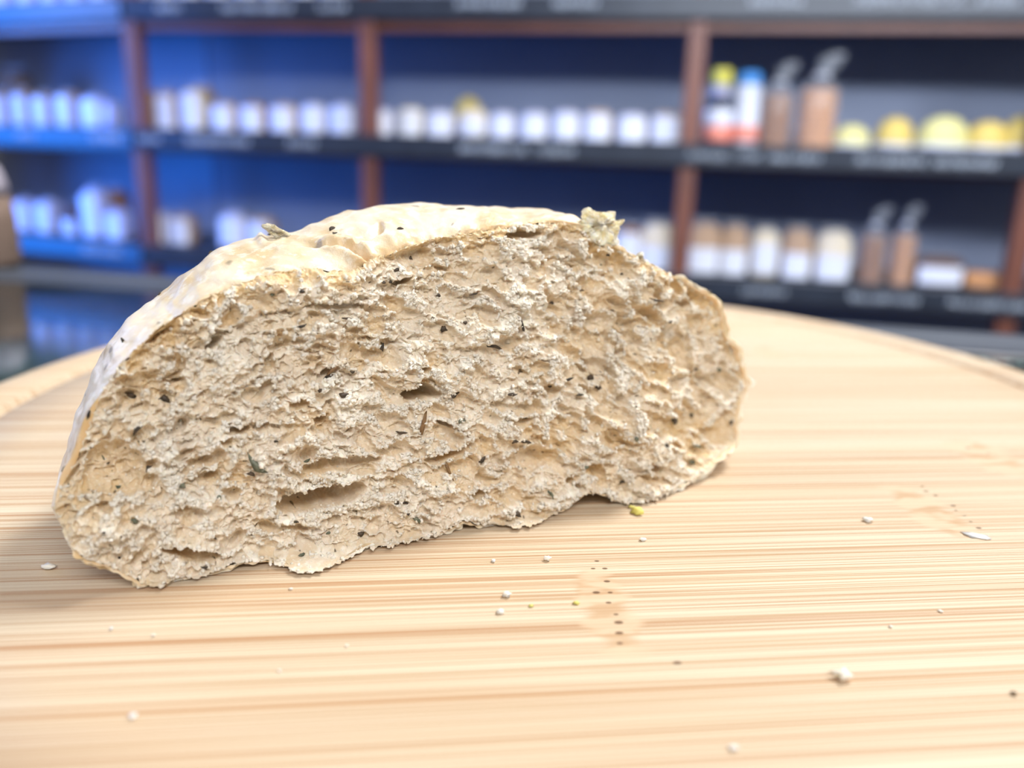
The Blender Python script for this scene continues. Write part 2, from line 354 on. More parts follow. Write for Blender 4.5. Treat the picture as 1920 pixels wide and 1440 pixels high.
RIDGES = [([(296,872),(322,907),(351,939),(372,947)],17,11),([(304,1012),(342,1029),(400,1050),(517,1055)],12,10),([(328,845),(300,815)],14,8),([(447,772)],20,9),([(430,866)],17,10),([(490,868),(515,885)],24,10),([(508,890),(512,965)],9,10),
([(520,920),(560,912),(610,924),(650,912),(700,898)],8,8),([(712,880),(718,910),(712,935)],13,10),([(560,885),(600,903),(650,902),(705,880)],10,7),([(770,900),(830,905)],24,13),([(742,880),(728,855)],16,8),([(577,532)],12,7),([(760,654)],10,7),
([(938,604)],20,9),([(799,671),(833,707),(835,732)],9,8),([(874,680),(883,724)],9,7),([(495,630),(520,640)],18,7),([(530,980),(640,958),(760,948)],14,7),([(350,985),(420,1010),(520,1015)],16,6),([(1000,600),(1030,560)],14,7),([(1010,650),(1040,640)],12,7),
([(1075,660),(1110,690)],10,7),([(960,560),(985,590)],12,6),([(270,960),(300,985)],18,6),([(200,985),(260,1010),(300,1040)],20,8),([(1050,760),(1030,800),(1020,830)],10,8),([(640,760),(660,790),(700,800)],12,7),([(1085,860),(1100,900)],16,6),([(1230,740),(1260,790)],12,6),([(540,800),(580,830)],14,7),([(950,955),(1000,960),(1060,935)],14,7)]
ridge = np.zeros(shp); 
for pts, w, h in RIDGES: ridge = np.maximum(ridge, h*stroke(pts, w))
ridge0 = ridge.copy()
# torn lobe of crumb hanging below the crust, upper left
lob = stroke([(240,706),(285,690),(330,645),(400,590),(480,560),(560,545),(640,535)], 34)
ridge = np.maximum(ridge, 12*np.clip(lob*2.2, 0, 1))
lowf = fnoise(shp, 60, 60, 31)*8+fnoise(shp, 26, 20, 32)*6+fnoise(shp, 10, 8, 33)*2.4
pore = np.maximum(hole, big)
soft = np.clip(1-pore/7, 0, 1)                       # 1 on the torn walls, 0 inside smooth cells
fl = fnoise(shp, 1.5, 1.3, 41); fl2 = fnoise(shp, 2.6, 2.2, 42); fl3 = fnoise(shp, 5, 4, 43); f0 = fnoise(shp, .8, .8, 45)
fluff = (np.clip(fl+fl2*.8, -1, 3)*1.15+np.abs(fl3)*1.4+f0*.45)
hgt = lowf+ridge-hole*1.1-big*1.2*(1-np.clip(hole/8, 0, 1)*.8)-med*1.15*(.55+.45*soft)-sml*(.6+.4*soft)-tiny*(.6+.4*soft)+fluff*(.35+.65*soft)
hgt -= 2
we = (1-np.clip(sd/13, 0, 1))**1.6; hgt = hgt*(1-we)+(-5+fluff*.8+lowf*.15)*we            # the rim meets the crust
hgt = np.maximum(hgt, -(4+1.45*np.maximum(P0[..., 2]-BT-.0005, 0)/.000092))    # no pit cuts through the underside
def blur(a, sg):
    fy = np.fft.fftfreq(a.shape[0])[:, None]; fx = np.fft.rfftfreq(a.shape[1])[None, :]
    return np.fft.irfft2(np.fft.rfft2(a)*np.exp(-2*(math.pi**2)*sg*sg*(fx*fx+fy*fy)), s=a.shape)
hp = blur(hgt, 1.2)-blur(hgt, 11)                     # torn crests stand above their surroundings
crest = np.clip(hp/5, 0, 1)
hm = hgt*.000088*1.05                                # to metres
rag = fnoise(shp, 4, 4, 51)*1.4+fnoise(shp, 1.6, 1.6, 52)*1.3
keep = sd > (-2.0+rag*.8)
# lateral tear so that walls overhang slightly
lu_ = fnoise(shp, 3.0, 3.0, 61)*.00013*soft; lv_ = fnoise(shp, 3.0, 3.0, 62)*.00013*soft-np.clip(hm, -.001, .001)*.12
vdir = (P0-CO); vdir /= np.linalg.norm(vdir, axis=2)[..., None]
VP = P0+NV*hm[..., None]+RV*lu_[..., None]+VV*lv_[..., None]+vdir*(-bulge(PX, PY)/np.abs(vdir@NV))[..., None]
def settle(V, z=BT+.0002):                           # nothing may sink into the board: slide forward to where it rests on it
    d = CO-V; k = np.clip((z-V[..., 2])/np.maximum(d[..., 2], 1e-4), 0, .25); return V+d*k[..., None]
VP = settle(VP, BT+.0007)
cell = keep[:-1, :-1] & keep[1:, :-1] & keep[:-1, 1:] & keep[1:, 1:]
idx = np.arange(shp[0]*shp[1]).reshape(shp)
Q = np.stack([idx[:-1, :-1][cell], idx[:-1, 1:][cell], idx[1:, 1:][cell], idx[1:, :-1][cell]], 1)
used = np.unique(Q); remap = np.zeros(idx.size, np.int64); remap[used] = np.arange(len(used))
# what the crumb is made of, per vertex: R white fluff, G moist glossy cell wall / baked zone, B herb stain
white = np.clip(ridge0/9+fnoise(shp, 18, 12, 71)*.35+fl2*.22-.25+crest*.55, 0, 1)*soft
bake = np.clip(1-sd/34, 0, 1)**1.3*np.clip((760-PY)/120, 0, 1)+np.clip((PX-1180)/140, 0, 1)*.55*np.clip(fnoise(shp, 20, 20, 72)*.5+.6, 0, 1)+np.clip((300-PX)/120, 0, 1)*.40
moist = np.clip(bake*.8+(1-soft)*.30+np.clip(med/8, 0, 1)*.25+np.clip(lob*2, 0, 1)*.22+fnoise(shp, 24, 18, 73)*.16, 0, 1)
sp = fnoise(shp, 1.6, 1.2, 81)*.5+fnoise(shp, 2.6, 2.0, 82); spot = np.clip((sp-2.75)*3, 0, 1)*.9
gray = np.clip(fnoise(shp, 22, 14, 83)*.5, 0, 1)
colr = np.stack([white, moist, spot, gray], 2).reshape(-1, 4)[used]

# little torn clumps standing off the walls, in the same crumb mesh
ico = bmesh.new(); bmesh.ops.create_icosphere(ico, subdivisions=2, radius=1); ico.verts.ensure_lookup_table()
IV = np.array([v.co[:] for v in ico.verts]); IF = np.array([[v.index for v in f.verts] for f in ico.faces]); ico.free()
wprob = (np.clip(white-.15, 0, 1)*.5+crest**2*1.2*np.clip(fnoise(shp, 12, 12, 74)*.5+.6, .1, 1.5)+.01)*(sd > 3); cand = np.flatnonzero(wprob.ravel() > 0)
pw = wprob.ravel()[cand]; pick = rng.choice(cand, 15000, p=pw/pw.sum())
edge_c = np.flatnonzero(((sd > 0) & (sd < 4) & ((PX > 1080) | (PY > 930) | (PX < 125))).ravel()); pick = np.r_[pick, rng.choice(edge_c, 420)]
CV = []; CFc = []; CC = []
flatV = VP.reshape(-1, 3)
for n_, k in enumerate(pick):
    c = flatV[k]; r = .00007*(1+3.6*rng.random()**3.2); S = IV*(1+.30*rng.standard_normal((len(IV), 1)))*(rng.uniform(.6, 1.5, 3))*r
    CV.append(c+S+NV*r*.4); CFc.append(IF+n_*len(IV)); CC.append(np.tile([[min(1, .35+rng.random()*.65), .12, 0, 0]], (len(IV), 1)))
CV = np.concatenate(CV); CFc = np.concatenate(CFc); CC = np.concatenate(CC)
CV[:, 2] = np.maximum(CV[:, 2], BT+.0001)

def crumb_mat():
    m, nt, b = new_mat('torn_crumb'); g = G(nt); N, L = nt.nodes, nt.links
    at = N.new('ShaderNodeAttribute'); at.attribute_name = 'stuffing'; sp = N.new('ShaderNodeSeparateColor'); L.new(at.outputs['Color'], sp.inputs[0])
    tc = N.new('ShaderNodeTexCoord'); n1 = g.noise(tc.outputs['Object'], 260, 4, .6); n2 = g.noise(tc.outputs['Object'], 1400, 4, .65); n3 = g.noise(g.mapping(tc.outputs['Object'], loc=(3, 1, 2)), 800, 4, .6)
    c = g.mix(g.ramp(n1, (.35, .65)), (.82, .735, .61), (.73, .63, .50))
    c = g.mix(g.math('MULTIPLY', at.outputs['Alpha'], .35), c, (.62, .54, .46))
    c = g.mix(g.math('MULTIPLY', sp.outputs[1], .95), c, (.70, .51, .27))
    c = g.mix(sp.outputs[0], c, (.95, .90, .80))
    c = g.mix(g.math('MULTIPLY', g.ramp(n2, (.52, .66)), .45), c, (.93, .89, .80)); c = g.mix(g.math('MULTIPLY', g.ramp(n3, (.55, .70)), .40), c, (.55, .42, .28))
    c = g.mix(sp.outputs[2], c, (.10, .07, .035))
    L.new(c, b.inputs['Base Color'])
    b.inputs['Subsurface Weight'].default_value = .22; b.inputs['Subsurface Radius'].default_value = (1, .62, .35); b.inputs['Subsurface Scale'].default_value = .0012
    L.new(g.ramp(sp.outputs[1], (.15, .6, .75, .42)), b.inputs['Roughness']); L.new(g.math('MULTIPLY', g.math('SUBTRACT', 1.0, sp.outputs[0]), .32), b.inputs['Specular IOR Level'])
    bp = N.new('ShaderNodeBump'); bp.inputs['Strength'].default_value = .8; bp.inputs['Distance'].default_value = .0002
    L.new(n2, bp.inputs['Height']); L.new(bp.outputs['Normal'], b.inputs['Normal'])
    return m
flap_m, nt, b = new_mat('thin_crumb'); g = G(nt); tc = nt.nodes.new('ShaderNodeTexCoord')
nt.links.new(g.mix(g.ramp(g.noise(tc.outputs['Object'], 500, 4), (.4, .65)), (.95, .78, .46), (.97, .90, .72)), b.inputs['Base Color'])
b.inputs['Roughness'].default_value = .5; b.inputs['Specular IOR Level'].default_value = .3
b.inputs['Subsurface Weight'].default_value = .55; b.inputs['Subsurface Radius'].default_value = (1, .7, .35); b.inputs['Subsurface Scale'].default_value = .0025
bread = empty('bread_roll', tuple(PO)); tag(bread, 'torn half of a pale herb-flecked bread roll standing on the bamboo board', 'bread')
origin = PO
crumb_m = crumb_mat()
def attr(me, name, arr):
    a = me.color_attributes.new(name, 'FLOAT_COLOR', 'POINT'); a.data.foreach_set('color', arr.astype(np.float32).ravel())
V1 = flatV[used]-origin; F1 = remap[Q]
tri = CFc+len(V1)
# one mesh: quads of the face, triangles of the clumps
def mixed_mesh(name, V, quads, tris):
    me = bpy.data.meshes.new(name); me.vertices.add(len(V)); me.vertices.foreach_set('co', V.astype(np.float32).ravel())
    nl = quads.size+tris.size; me.loops.add(nl); me.loops.foreach_set('vertex_index', np.r_[quads.ravel(), tris.ravel()].astype(np.int32))
    st = np.r_[np.arange(len(quads))*4, quads.size+np.arange(len(tris))*3]; me.polygons.add(len(st)); me.polygons.foreach_set('loop_start', st.astype(np.int32))
    me.update(calc_edges=True); return me
me = mixed_mesh('crumb', np.concatenate([V1, CV-origin]), F1, tri)
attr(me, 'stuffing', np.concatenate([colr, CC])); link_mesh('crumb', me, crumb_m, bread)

# crust ------------------------------------------------------------
right_ = np.hypot(OC[:, 0]-OC[:, 2], OC[:, 1]-OC[:, 3]) < 8      # where the torn face reaches the silhouette
cdir = np.stack([760-OC[:, 2], 790-OC[:, 3]], 1); cdir /= np.linalg.norm(cdir, axis=1)[:, None]
ins = np.where(right_, np.where(OC[:, 1] > 900, 2.0, 5.0), .5)[:, None]; OC[:, 2:4] += cdir*ins; OC[right_, 0:2] += (cdir*3.0)[right_]
I3 = face_point(OC[:, 2], OC[:, 3], np.where(right_, .0009, .0006)); S3 = face_point(OC[:, 0], OC[:, 1], OC[:, 4]*.001)
cen = face_flat(760, 800); DEP = .046
NS1, NS2 = 90, 110
I3 = settle(I3); S3 = settle(S3)
rows = []
loc_ = lambda P: np.stack([(P-PO)@RV, (P-PO)@VV, -((P-PO)@NV)], 1)
LI, LS = loc_(I3), loc_(S3); LC = loc_(cen[None])[0]
for s in np.linspace(0, 1, NS1):
    ph = s*math.pi/2; k = .55*math.sin(ph)+.45*s; w = .45*(1-math.cos(ph))+.55*s**1.15
    rows.append(np.c_[LI[:, :2]+(LS[:, :2]-LI[:, :2])*k, LI[:, 2]+(LS[:, 2]-LI[:, 2])*w])
for s in np.linspace(0, 1, NS2+1)[1:]:
    ph = s*math.pi/2; c = max(0.0, math.cos(ph))**.8; si = math.sin(ph)
    rows.append(np.c_[LC[:2]+(LS[:, :2]-LC[:2])*c, LS[:, 2]+(DEP-LS[:, 2])*si])
CR = np.array(rows)                                   # (rows, NT, 3) local
CRW = PO+CR[..., 0:1]*RV+CR[..., 1:2]*VV-CR[..., 2:3]*NV
CRW[..., 2] = np.maximum(CRW[..., 2], BT+.0003)
gs, gt = CRW.shape[:2]
# outward normals
dS = np.gradient(CRW, axis=0); dT = np.roll(CRW, -1, 1)-np.roll(CRW, 1, 1); NN = np.cross(dT, dS); ln = np.linalg.norm(NN, axis=2)[..., None]; NN /= (ln+1e-12)
if (NN[40, 300]@VV) < 0: NN = -NN
qx, qy = project(CRW)
cs = (gs, gt)
disp = (fnoise(cs, 14, 22, 91)*.00034+fnoise(cs, 4, 7, 92)*.00012+fnoise(cs, 2.5, 5, 93)*.00004)
rough_zone = np.clip((qx-1080)/80, 0, 1)+np.clip((qy-930)/60, 0, 1)
disp += np.clip(rough_zone, 0, 1)*(np.abs(fnoise(cs, 3, 4, 94))*.00035)
front = (np.arange(gs) < NS1+25)[:, None]
def pathd(pts):
    d = np.full(cs, 1e9)
    for (ax, ay), (bx, by) in zip(pts[:-1], pts[1:]):
        ex, ey = bx-ax, by-ay; t = np.clip(((qx-ax)*ex+(qy-ay)*ey)/(ex*ex+ey*ey), 0, 1); d = np.minimum(d, np.hypot(qx-ax-t*ex, qy-ay-t*ey))
    return np.where(front, d, 1e9)
wob = fnoise(cs, 5, 6, 95)*2.0
g1 = pathd([(622,463),(645,459),(660,462),(676,474),(690,487)])+wob; g2 = pathd([(672,450),(690,441),(712,428)])+wob; g3 = pathd([(502,446),(540,452),(600,462),(625,463)])+wob*.6
g4 = pathd([(930,440),(965,432),(1005,428),(1040,424)])+wob; g5 = pathd([(676,474),(700,455),(740,432),(790,412)])+wob
disp -= .0016*np.clip(1-g1/9, 0, 1)**.7+.0013*np.clip(1-g2/9, 0, 1)**.7+.0007*np.clip(1-g3/9, 0, 1)+.0009*np.clip(1-g4/8, 0, 1)
disp += .0006*np.exp(-((g1-14)/9)**2)+.0005*np.exp(-((g3-12)/8)**2)
fade = np.clip(np.arange(gs)/6, 0, 1)[:, None]
CRW = CRW+NN*(disp*fade+(1-fade)*fnoise(cs, 2, 3, 96)*.00012)[..., None]
CRW[..., 2] = np.maximum(CRW[..., 2], BT+.0002)
ii = np.arange(gs*gt).reshape(gs, gt); nxt = np.roll(ii, -1, 1)
QF = np.stack([ii[:-1].ravel(), nxt[:-1].ravel(), nxt[1:].ravel(), ii[1:].ravel()], 1)
flour = np.clip(fnoise(cs, 9, 20, 97)*.4+fnoise(cs, 2.2, 5, 98)*.35+.45, 0, 1)
golden = np.clip(np.clip(1-np.arange(gs)/16, 0, 1)[:, None]*.8+.55*np.clip(1-g1/10, 0, 1)+.55*np.clip(1-g2/10, 0, 1)+.5*np.clip(1-g4/9, 0, 1)+fnoise(cs, 22, 40, 99)*.12, 0, 1)
herb = np.clip((fnoise(cs, 1.8, 3.2, 100)*.55+fnoise(cs, 3.6, 5, 101)-2.75)*2.5, 0, 1)*.7
cc = np.stack([flour, golden, herb, np.clip(rough_zone, 0, 1)], 2).reshape(-1, 4)
def crust_mat():
    m, nt, b = new_mat('pale_crust'); g = G(nt); N, L = nt.nodes, nt.links
    at = N.new('ShaderNodeAttribute'); at.attribute_name = 'bake'; sp = N.new('ShaderNodeSeparateColor'); L.new(at.outputs['Color'], sp.inputs[0])
    tc = N.new('ShaderNodeTexCoord'); n1 = g.noise(tc.outputs['Object'], 420, 5, .65); n2 = g.noise(tc.outputs['Object'], 110, 3, .6)
    c = g.mix(g.ramp(n2, (.40, .60)), (.70, .55, .34), (.80, .70, .53))
    c = g.mix(g.math('MULTIPLY', sp.outputs[0], .55), c, (.90, .85, .74))
    c = g.mix(g.math('MULTIPLY', g.ramp(n1, (.50, .62)), .55), c, (.96, .94, .86))
    c = g.mix(g.math('MULTIPLY', sp.outputs[1], .85), c, (.74, .47, .20))
    c = g.mix(sp.outputs[2], c, (.23, .19, .14))
    L.new(c, b.inputs['Base Color'])
    b.inputs['Subsurface Weight'].default_value = .25; b.inputs['Subsurface Radius'].default_value = (1, .6, .3); b.inputs['Subsurface Scale'].default_value = .0012
    b.inputs['Roughness'].default_value = .38; b.inputs['Specular IOR Level'].default_value = .45
    bp = N.new('ShaderNodeBump'); bp.inputs['Strength'].default_value = 1.0; bp.inputs['Distance'].default_value = .00030
    L.new(g.math('ADD', n1, g.math('MULTIPLY', n2, .6)), bp.inputs['Height']); L.new(bp.outputs['Normal'], b.inputs['Normal'])
    return m
crust_m = crust_mat()
me = np_mesh('crust', CRW.reshape(-1, 3)-origin, QF); attr(me, 'bake', cc); link_mesh('crust', me, crust_m, bread)

# torn flakes at the silhouette --------------------------------------
def flake(name, pts, behind, thick, seed, mat, colv, attrname):
    """rough slab whose outline is given on the face; pts in photo pixels"""
    P = np.array(pts, float); r = np.random.default_rng(seed); m = 160
    pl = crom(P, m); c = pl.mean(0); K = 14; V = []; nring = 0
    a = (r.standard_normal(m)); a = np.convolve(np.r_[a, a, a], np.ones(3)/3, 'same')[m:2*m]
    pl = c+(pl-c)*(1+.035*a[:, None])
    for side in (1, -1):
        for k in range(K+1):
            t = math.sin(k/K*math.pi/2); q = c+(pl-c)*t*(1+(.10*r.standard_normal(m)*(1-t))[:, None])
            h = side*thick*.5*(max(0, 1-t**2.2)**.5)*(1+.5*r.standard_normal(m)*.5)+r.standard_normal(m)*thick*.10
            base_ = face_point(q[:, 0], q[:, 1], behind); V.append(base_+NV*(h+.0005*np.sin(q[:, 0]*.23)*np.cos(q[:, 1]*.19)*(thick/.0014))[:, None])
        nring += K+1
    V = np.array(V); ii = np.arange(V.shape[0]*m).reshape(V.shape[0], m); nx_ = np.roll(ii, -1, 1); fs = []
    for a0, b0 in ((0, K), (K+1, 2*K+1)):
        A = ii[a0:b0]; fs.append(np.stack([A.ravel(), nx_[a0:b0].ravel(), nx_[a0+1:b0+1].ravel(), ii[a0+1:b0+1].ravel()], 1))
    fs.append(np.stack([ii[K], nx_[K], nx_[2*K+1], ii[2*K+1]], 1))
    me = np_mesh(name, V.reshape(-1, 3)-origin, np.concatenate(fs)); n = len(me.vertices)
    bm = bmesh.new(); bm.from_mesh(me); bmesh.ops.remove_doubles(bm, verts=bm.verts, dist=1e-7); bmesh.ops.recalc_face_normals(bm, faces=bm.faces); bm.to_mesh(me); bm.free(); n = len(me.vertices)
    cv = np.tile([colv], (n, 1)).astype(float); cv[:, 0] = np.clip(cv[:, 0]+.25*r.standard_normal(n), 0, 1); attr(me, attrname, cv)
    return link_mesh(name, me, mat, bread)
tag(flake('torn_flap', [(1078,428),(1088,412),(1092,394),(1103,388),(1118,396),(1136,398),(1150,397),(1156,412),(1168,412),(1162,428),(1158,442),(1160,456),(1140,462),(1115,456),(1096,444)], .0006, .0014, 5, flap_m, (.45, .45, 0, 0), 'stuffing'),
    'upright yellowish torn flap at the top right edge')
tag(flake('torn_flap', [(490,424),(500,419),(514,421),(524,429),(538,434),(548,444),(556,455),(536,456),(520,450),(510,441),(498,432)], .0150, .0014, 6, flap_m, (.55, .25, 0, 0), 'stuffing'),
    'small curled flap on the top left of the crust')
flake('torn_flap', [(335,527),(341,517),(348,520),(353,515),(357,523),(350,532),(341,536)], .0150, .0012, 8, flap_m, (.9, .0, 0, 0), 'stuffing')
flake('torn_flap', [(1266,524),(1268,516),(1276,515),(1284,520),(1285,530),(1276,534)], .0010, .0012, 9, flap_m, (.7, .2, 0, 0), 'stuffing')
flake('torn_flap', [(1190,482),(1196,474),(1206,473),(1203,484),(1210,492),(1198,492)], .0010, .0012, 10, flap_m, (.7, .2, 0, 0), 'stuffing')

# herb pieces ---------------------------------------------------------
def herb_mat(name, a, b2):
    m, nt, b = new_mat(name); g = G(nt); tc = nt.nodes.new('ShaderNodeTexCoord'); n = g.noise(tc.outputs['Object'], 900, 3)
    nt.links.new(g.mix(g.ramp(n, (.35, .65)), a, b2), b.inputs['Base Color']); b.inputs['Roughness'].default_value = .5; return m
h_dark = herb_mat('herb_black_brown', (.020, .015, .010), (.075, .050, .030)); h_green = herb_mat('herb_grey_green', (.07, .085, .055), (.16, .17, .12)); h_brown = herb_mat('herb_brown', (.16, .085, .035), (.27, .16, .07))
HERB = [(246,747,13,5,12,0),(312,752,6,10,-60,0),(257,808,11,4,-45,0),(279,884,9,4,-60,0),(193,868,6,1.6,65,1),(203,879,4,1.4,-30,0),(222,923,5,3,0,1),(343,911,6,5,30,1),(480,872,20,7,38,1),(472,888,7,4,20,0),(195,993,3,3,0,0),(253,980,7,4,30,1),
(386,1066,7,2.5,-5,0),(224,1053,3,2.5,0,0),(410,930,4,4,0,1),(404,1014,5,2,40,0),(515,825,4,2,0,0),(560,546,5,3,0,0),(507,553,4,3,0,1),(651,597,11,2.2,5,0),(560,611,8,3,-15,0),(495,588,3,3,0,0),(722,651,3,8,15,0),(747,505,6,3,-15,0),(782,482,3,3,0,0),
(721,529,3,3,0,0),(735,528,3,3,0,0),(826,553,5,3,20,0),(889,552,9,2,-12,0),(839,617,7,5,-15,0),(924,649,13,3.5,8,0),(872,605,4,3,0,0),(664,699,4,3,0,0),(643,741,8,5,0,0),(625,693,17,3,-38,2),(617,706,10,3,-25,0),(600,733,4,4,0,0),(845,742,7,4,0,0),(855,738,5,3,0,0),
(793,788,4,22,12,2),(751,811,11,2.6,6,0),(861,787,6,4,-20,1),(581,869,7,2.4,-25,1),(903,861,4,7,35,0),(842,884,3,18,-25,2),(745,943,4,3,0,0),(764,946,7,2,0,0),(786,977,9,4,35,1),(767,966,3,2,0,0),(683,1008,6,4,0,0),(622,1006,5,3,0,1),(556,979,5,2,0,0),(568,1043,6,3,-20,1),
(1048,568,4,2.5,20,0),(1097,544,6,1.6,0,0),(978,610,2.4,10,-10,0),(1065,713,13,2.6,-15,0),(1040,727,4,2,-10,0),(1121,709,6,6,0,0),(1133,728,6,4,0,0),(954,739,9,3,0,0),(962,826,6,3,-10,0),(983,827,9,3,5,0),(1087,740,8,2,-5,0),(1273,792,6,6,0,0),(1315,783,3,4,0,0),(1374,793,3.5,4,0,0),
(1316,839,9,2.5,5,1),(1247,834,4,4,0,0),(1182,760,2,2,0,0),(1174,513,3,2.5,0,0),(1143,478,4,2,15,0),(1224,563,13,2.2,12,0),(1240,571,7,2,10,0),(1323,555,6,4,-8,0),(1303,558,3,1.5,0,1),(1262,604,5,2,-20,0),(1138,406,5,3,0,0),(1141,442,11,2,8,0),(1313,693,5,3,0,0),(1360,694,4,4,0,1),
(508,439,6,3,15,0),(622,424,6,4,-40,0),(627,431,4,2,0,0),(750,430,6,3,-15,0),(862,396,10,1.8,-10,0),(627,445,1.6,1.6,0,0),(968,962,5,5,0,0),(1035,927,9,3,50,1),(1170,904,5,2.5,0,0),(1097,876,5,3,0,1),(1180,820,4,5,0,1),(1310,870,7,4,0,1),(397,478,5,2,-50,0),(300,553,4,2,-60,0),(232,640,3,6,-30,0),(174,778,3,9,15,0),(122,880,3,7,25,0)]
HERB = sorted(HERB, key=lambda t: -t[2]*t[3])
def herb_verts(cx, cy, a, b_, ang, seed, off):
    r = np.random.default_rng(seed); c0, s0 = math.cos(math.radians(ang)), math.sin(math.radians(ang))
    x = IV[:, 0]*a*(1+.22*r.standard_normal(len(IV))); y = IV[:, 1]*b_*(1+.22*r.standard_normal(len(IV)))+.12*b_*(x/a)**2*r.choice([-4, 4])
    px, py = cx+x*c0-y*s0, cy+x*s0+y*c0
    return px, py, IV[:, 2]*min(a, b_)*.000055*1.0+off
from mathutils.bvhtree import BVHTree
# depth of the bread seen from the lens, for seating the herb pieces on it
def seat_height(px, py):
    p = face_flat(px, py); i = int((((p-PO)@RV)-u0)/RES); j = int((((p-PO)@VV)-v0)/RES)
    if 0 <= i < shp[1] and 0 <= j < shp[0] and sd[j, i] > 4:
        s = (slice(max(0, j-3), j+4), slice(max(0, i-3), i+4)); return ('face', float(hm[s].max()))
    d = (qx[:NS1+4]-px)**2+(qy[:NS1+4]-py)**2; k = np.unravel_index(np.argmin(d), d.shape); return ('crust', CRW[k], NN[k])
for n_, (cx, cy, a, b_, ang, kd) in enumerate(HERB[:98]):
    st = seat_height(cx, cy); hx, hy, hz = herb_verts(cx, cy, a, b_, ang, 200+n_, 0)
    if st[0] == 'face': V = settle(face_point(hx, hy)+NV*(st[1]+hz)[:, None], BT+.0005)
    else:
        V = face_point(hx, hy, -((st[1]-PO)@NV)+bulge(cx, cy)); V = V+NV*(hz*.6)[:, None]+(st[1]-V.mean(0))+st[2]*.0001
    me = np_mesh('herb_flake', V-origin, IF)
    link_mesh('herb_flake', me, (h_dark, h_green, h_brown)[kd], bread)

# ------------------------------------------------------------------ crumbs on the board
crumb_loose = simple('loose_crumb', (.92, .88, .78), .6, .06, 800); crumb_yel = simple('loose_crumb_yellow', (.66, .60, .16), .6, .1, 800)
white_flake = simple('loose_flake_white', (.93, .93, .91), .4, .04, 800); dark_speck = simple('loose_speck_dark', (.09, .06, .035), .6, .1, 800)
LOOSE = [(90,1067,9,'c','small greyish crumb on the board left of the bread below the crust'),(950,1119,8,'c','pale oval crumb on the board left of the dark pin marks'),(938,1151,6,'c','smaller crumb just below the pale oval crumb'),
(1026,1052,7,'c','crumb on the board edge of the dark strip below the middle of the bread'),(1205,1014,6,'c','thin pale crumb below the yellow crumb near the bread'),(1627,978,7,'w','round white crumb on the right of the board above the dark grain'),
(1580,1274,12,'c','largest loose crumb, alone on the lower right of the board'),(1195,964,12,'y','yellow-green crumb on the board under the right end of the bread'),(1183,953,5,'y','tiny yellow crumb touching the shadow beside the larger yellow-green crumb'),
(1402,722,9,'w','white crumb on the board touching the right end of the bread'),(1900,1303,5,'d','dark brown speck near the right edge of the board'),(1763,1148,4,'c','tiny crumb on the right of the board between grain lines'),(1670,1177,4,'c','tiny crumb left of the topmost right-hand speck'),
(1081,1133,5,'y','tiny yellowish crumb left of the row of pin marks'),(996,1138,4,'y','small yellow crumb between the pale oval crumb and the pin marks'),(288,1194,4,'c','tiny crumb on the board below the bread shadow'),(209,1181,4,'w','tiny white crumb left of the bread shadow'),
(650,1213,3.5,'c','tiny crumb alone below the middle of the bread'),(524,1260,3.5,'w','tiny white crumb lowest on the left half of the board'),(250,1345,7,'w','blurred whitish crumb near the lower left of the board'),(1375,1406,7,'w','blurred white crumb at the bottom edge of the board'),
(545,1106,3.5,'c','tiny crumb just below the bread, left of its middle'),(925,1054,4,'c','tiny crumb at the border of the dark strip, left of another')]
for n_, (px, py, r_, kd, lab) in enumerate(LOOSE):
    p = ground(px, py, BT); s = r_*np.linalg.norm(p-CO)/F; r = np.random.default_rng(500+n_)
    V = IV*(1+.28*r.standard_normal((len(IV), 1)))*r.uniform(.75, 1.25, 3)*np.array([1, .8, .55])*s; V[:, 2] -= V[:, 2].min()
    me = np_mesh('loose_crumb', V, IF)
    o = link_mesh('bread_crumb', me, {'c': crumb_loose, 'y': crumb_yel, 'w': white_flake, 'd': dark_speck}[kd]); o.location = (p[0], p[1], BT)
    tag(o, lab, 'crumb', 'loose crumbs on the bamboo board')
# thin whitish flake on the board, right
p = ground(1832, 1006, BT); r = np.random.default_rng(77)
V = IV*(1+.15*r.standard_normal((len(IV), 1)))*np.array([.0024, .0012, .00015]); V[:, 2] -= V[:, 2].min()
o = link_mesh('dough_flake', np_mesh('dough_flake', V, IF), white_flake); o.location = (p[0], p[1], BT); o.rotation_euler[2] = -.45
tag(o, 'thin translucent white flake lying on the right of the board', 'flake')

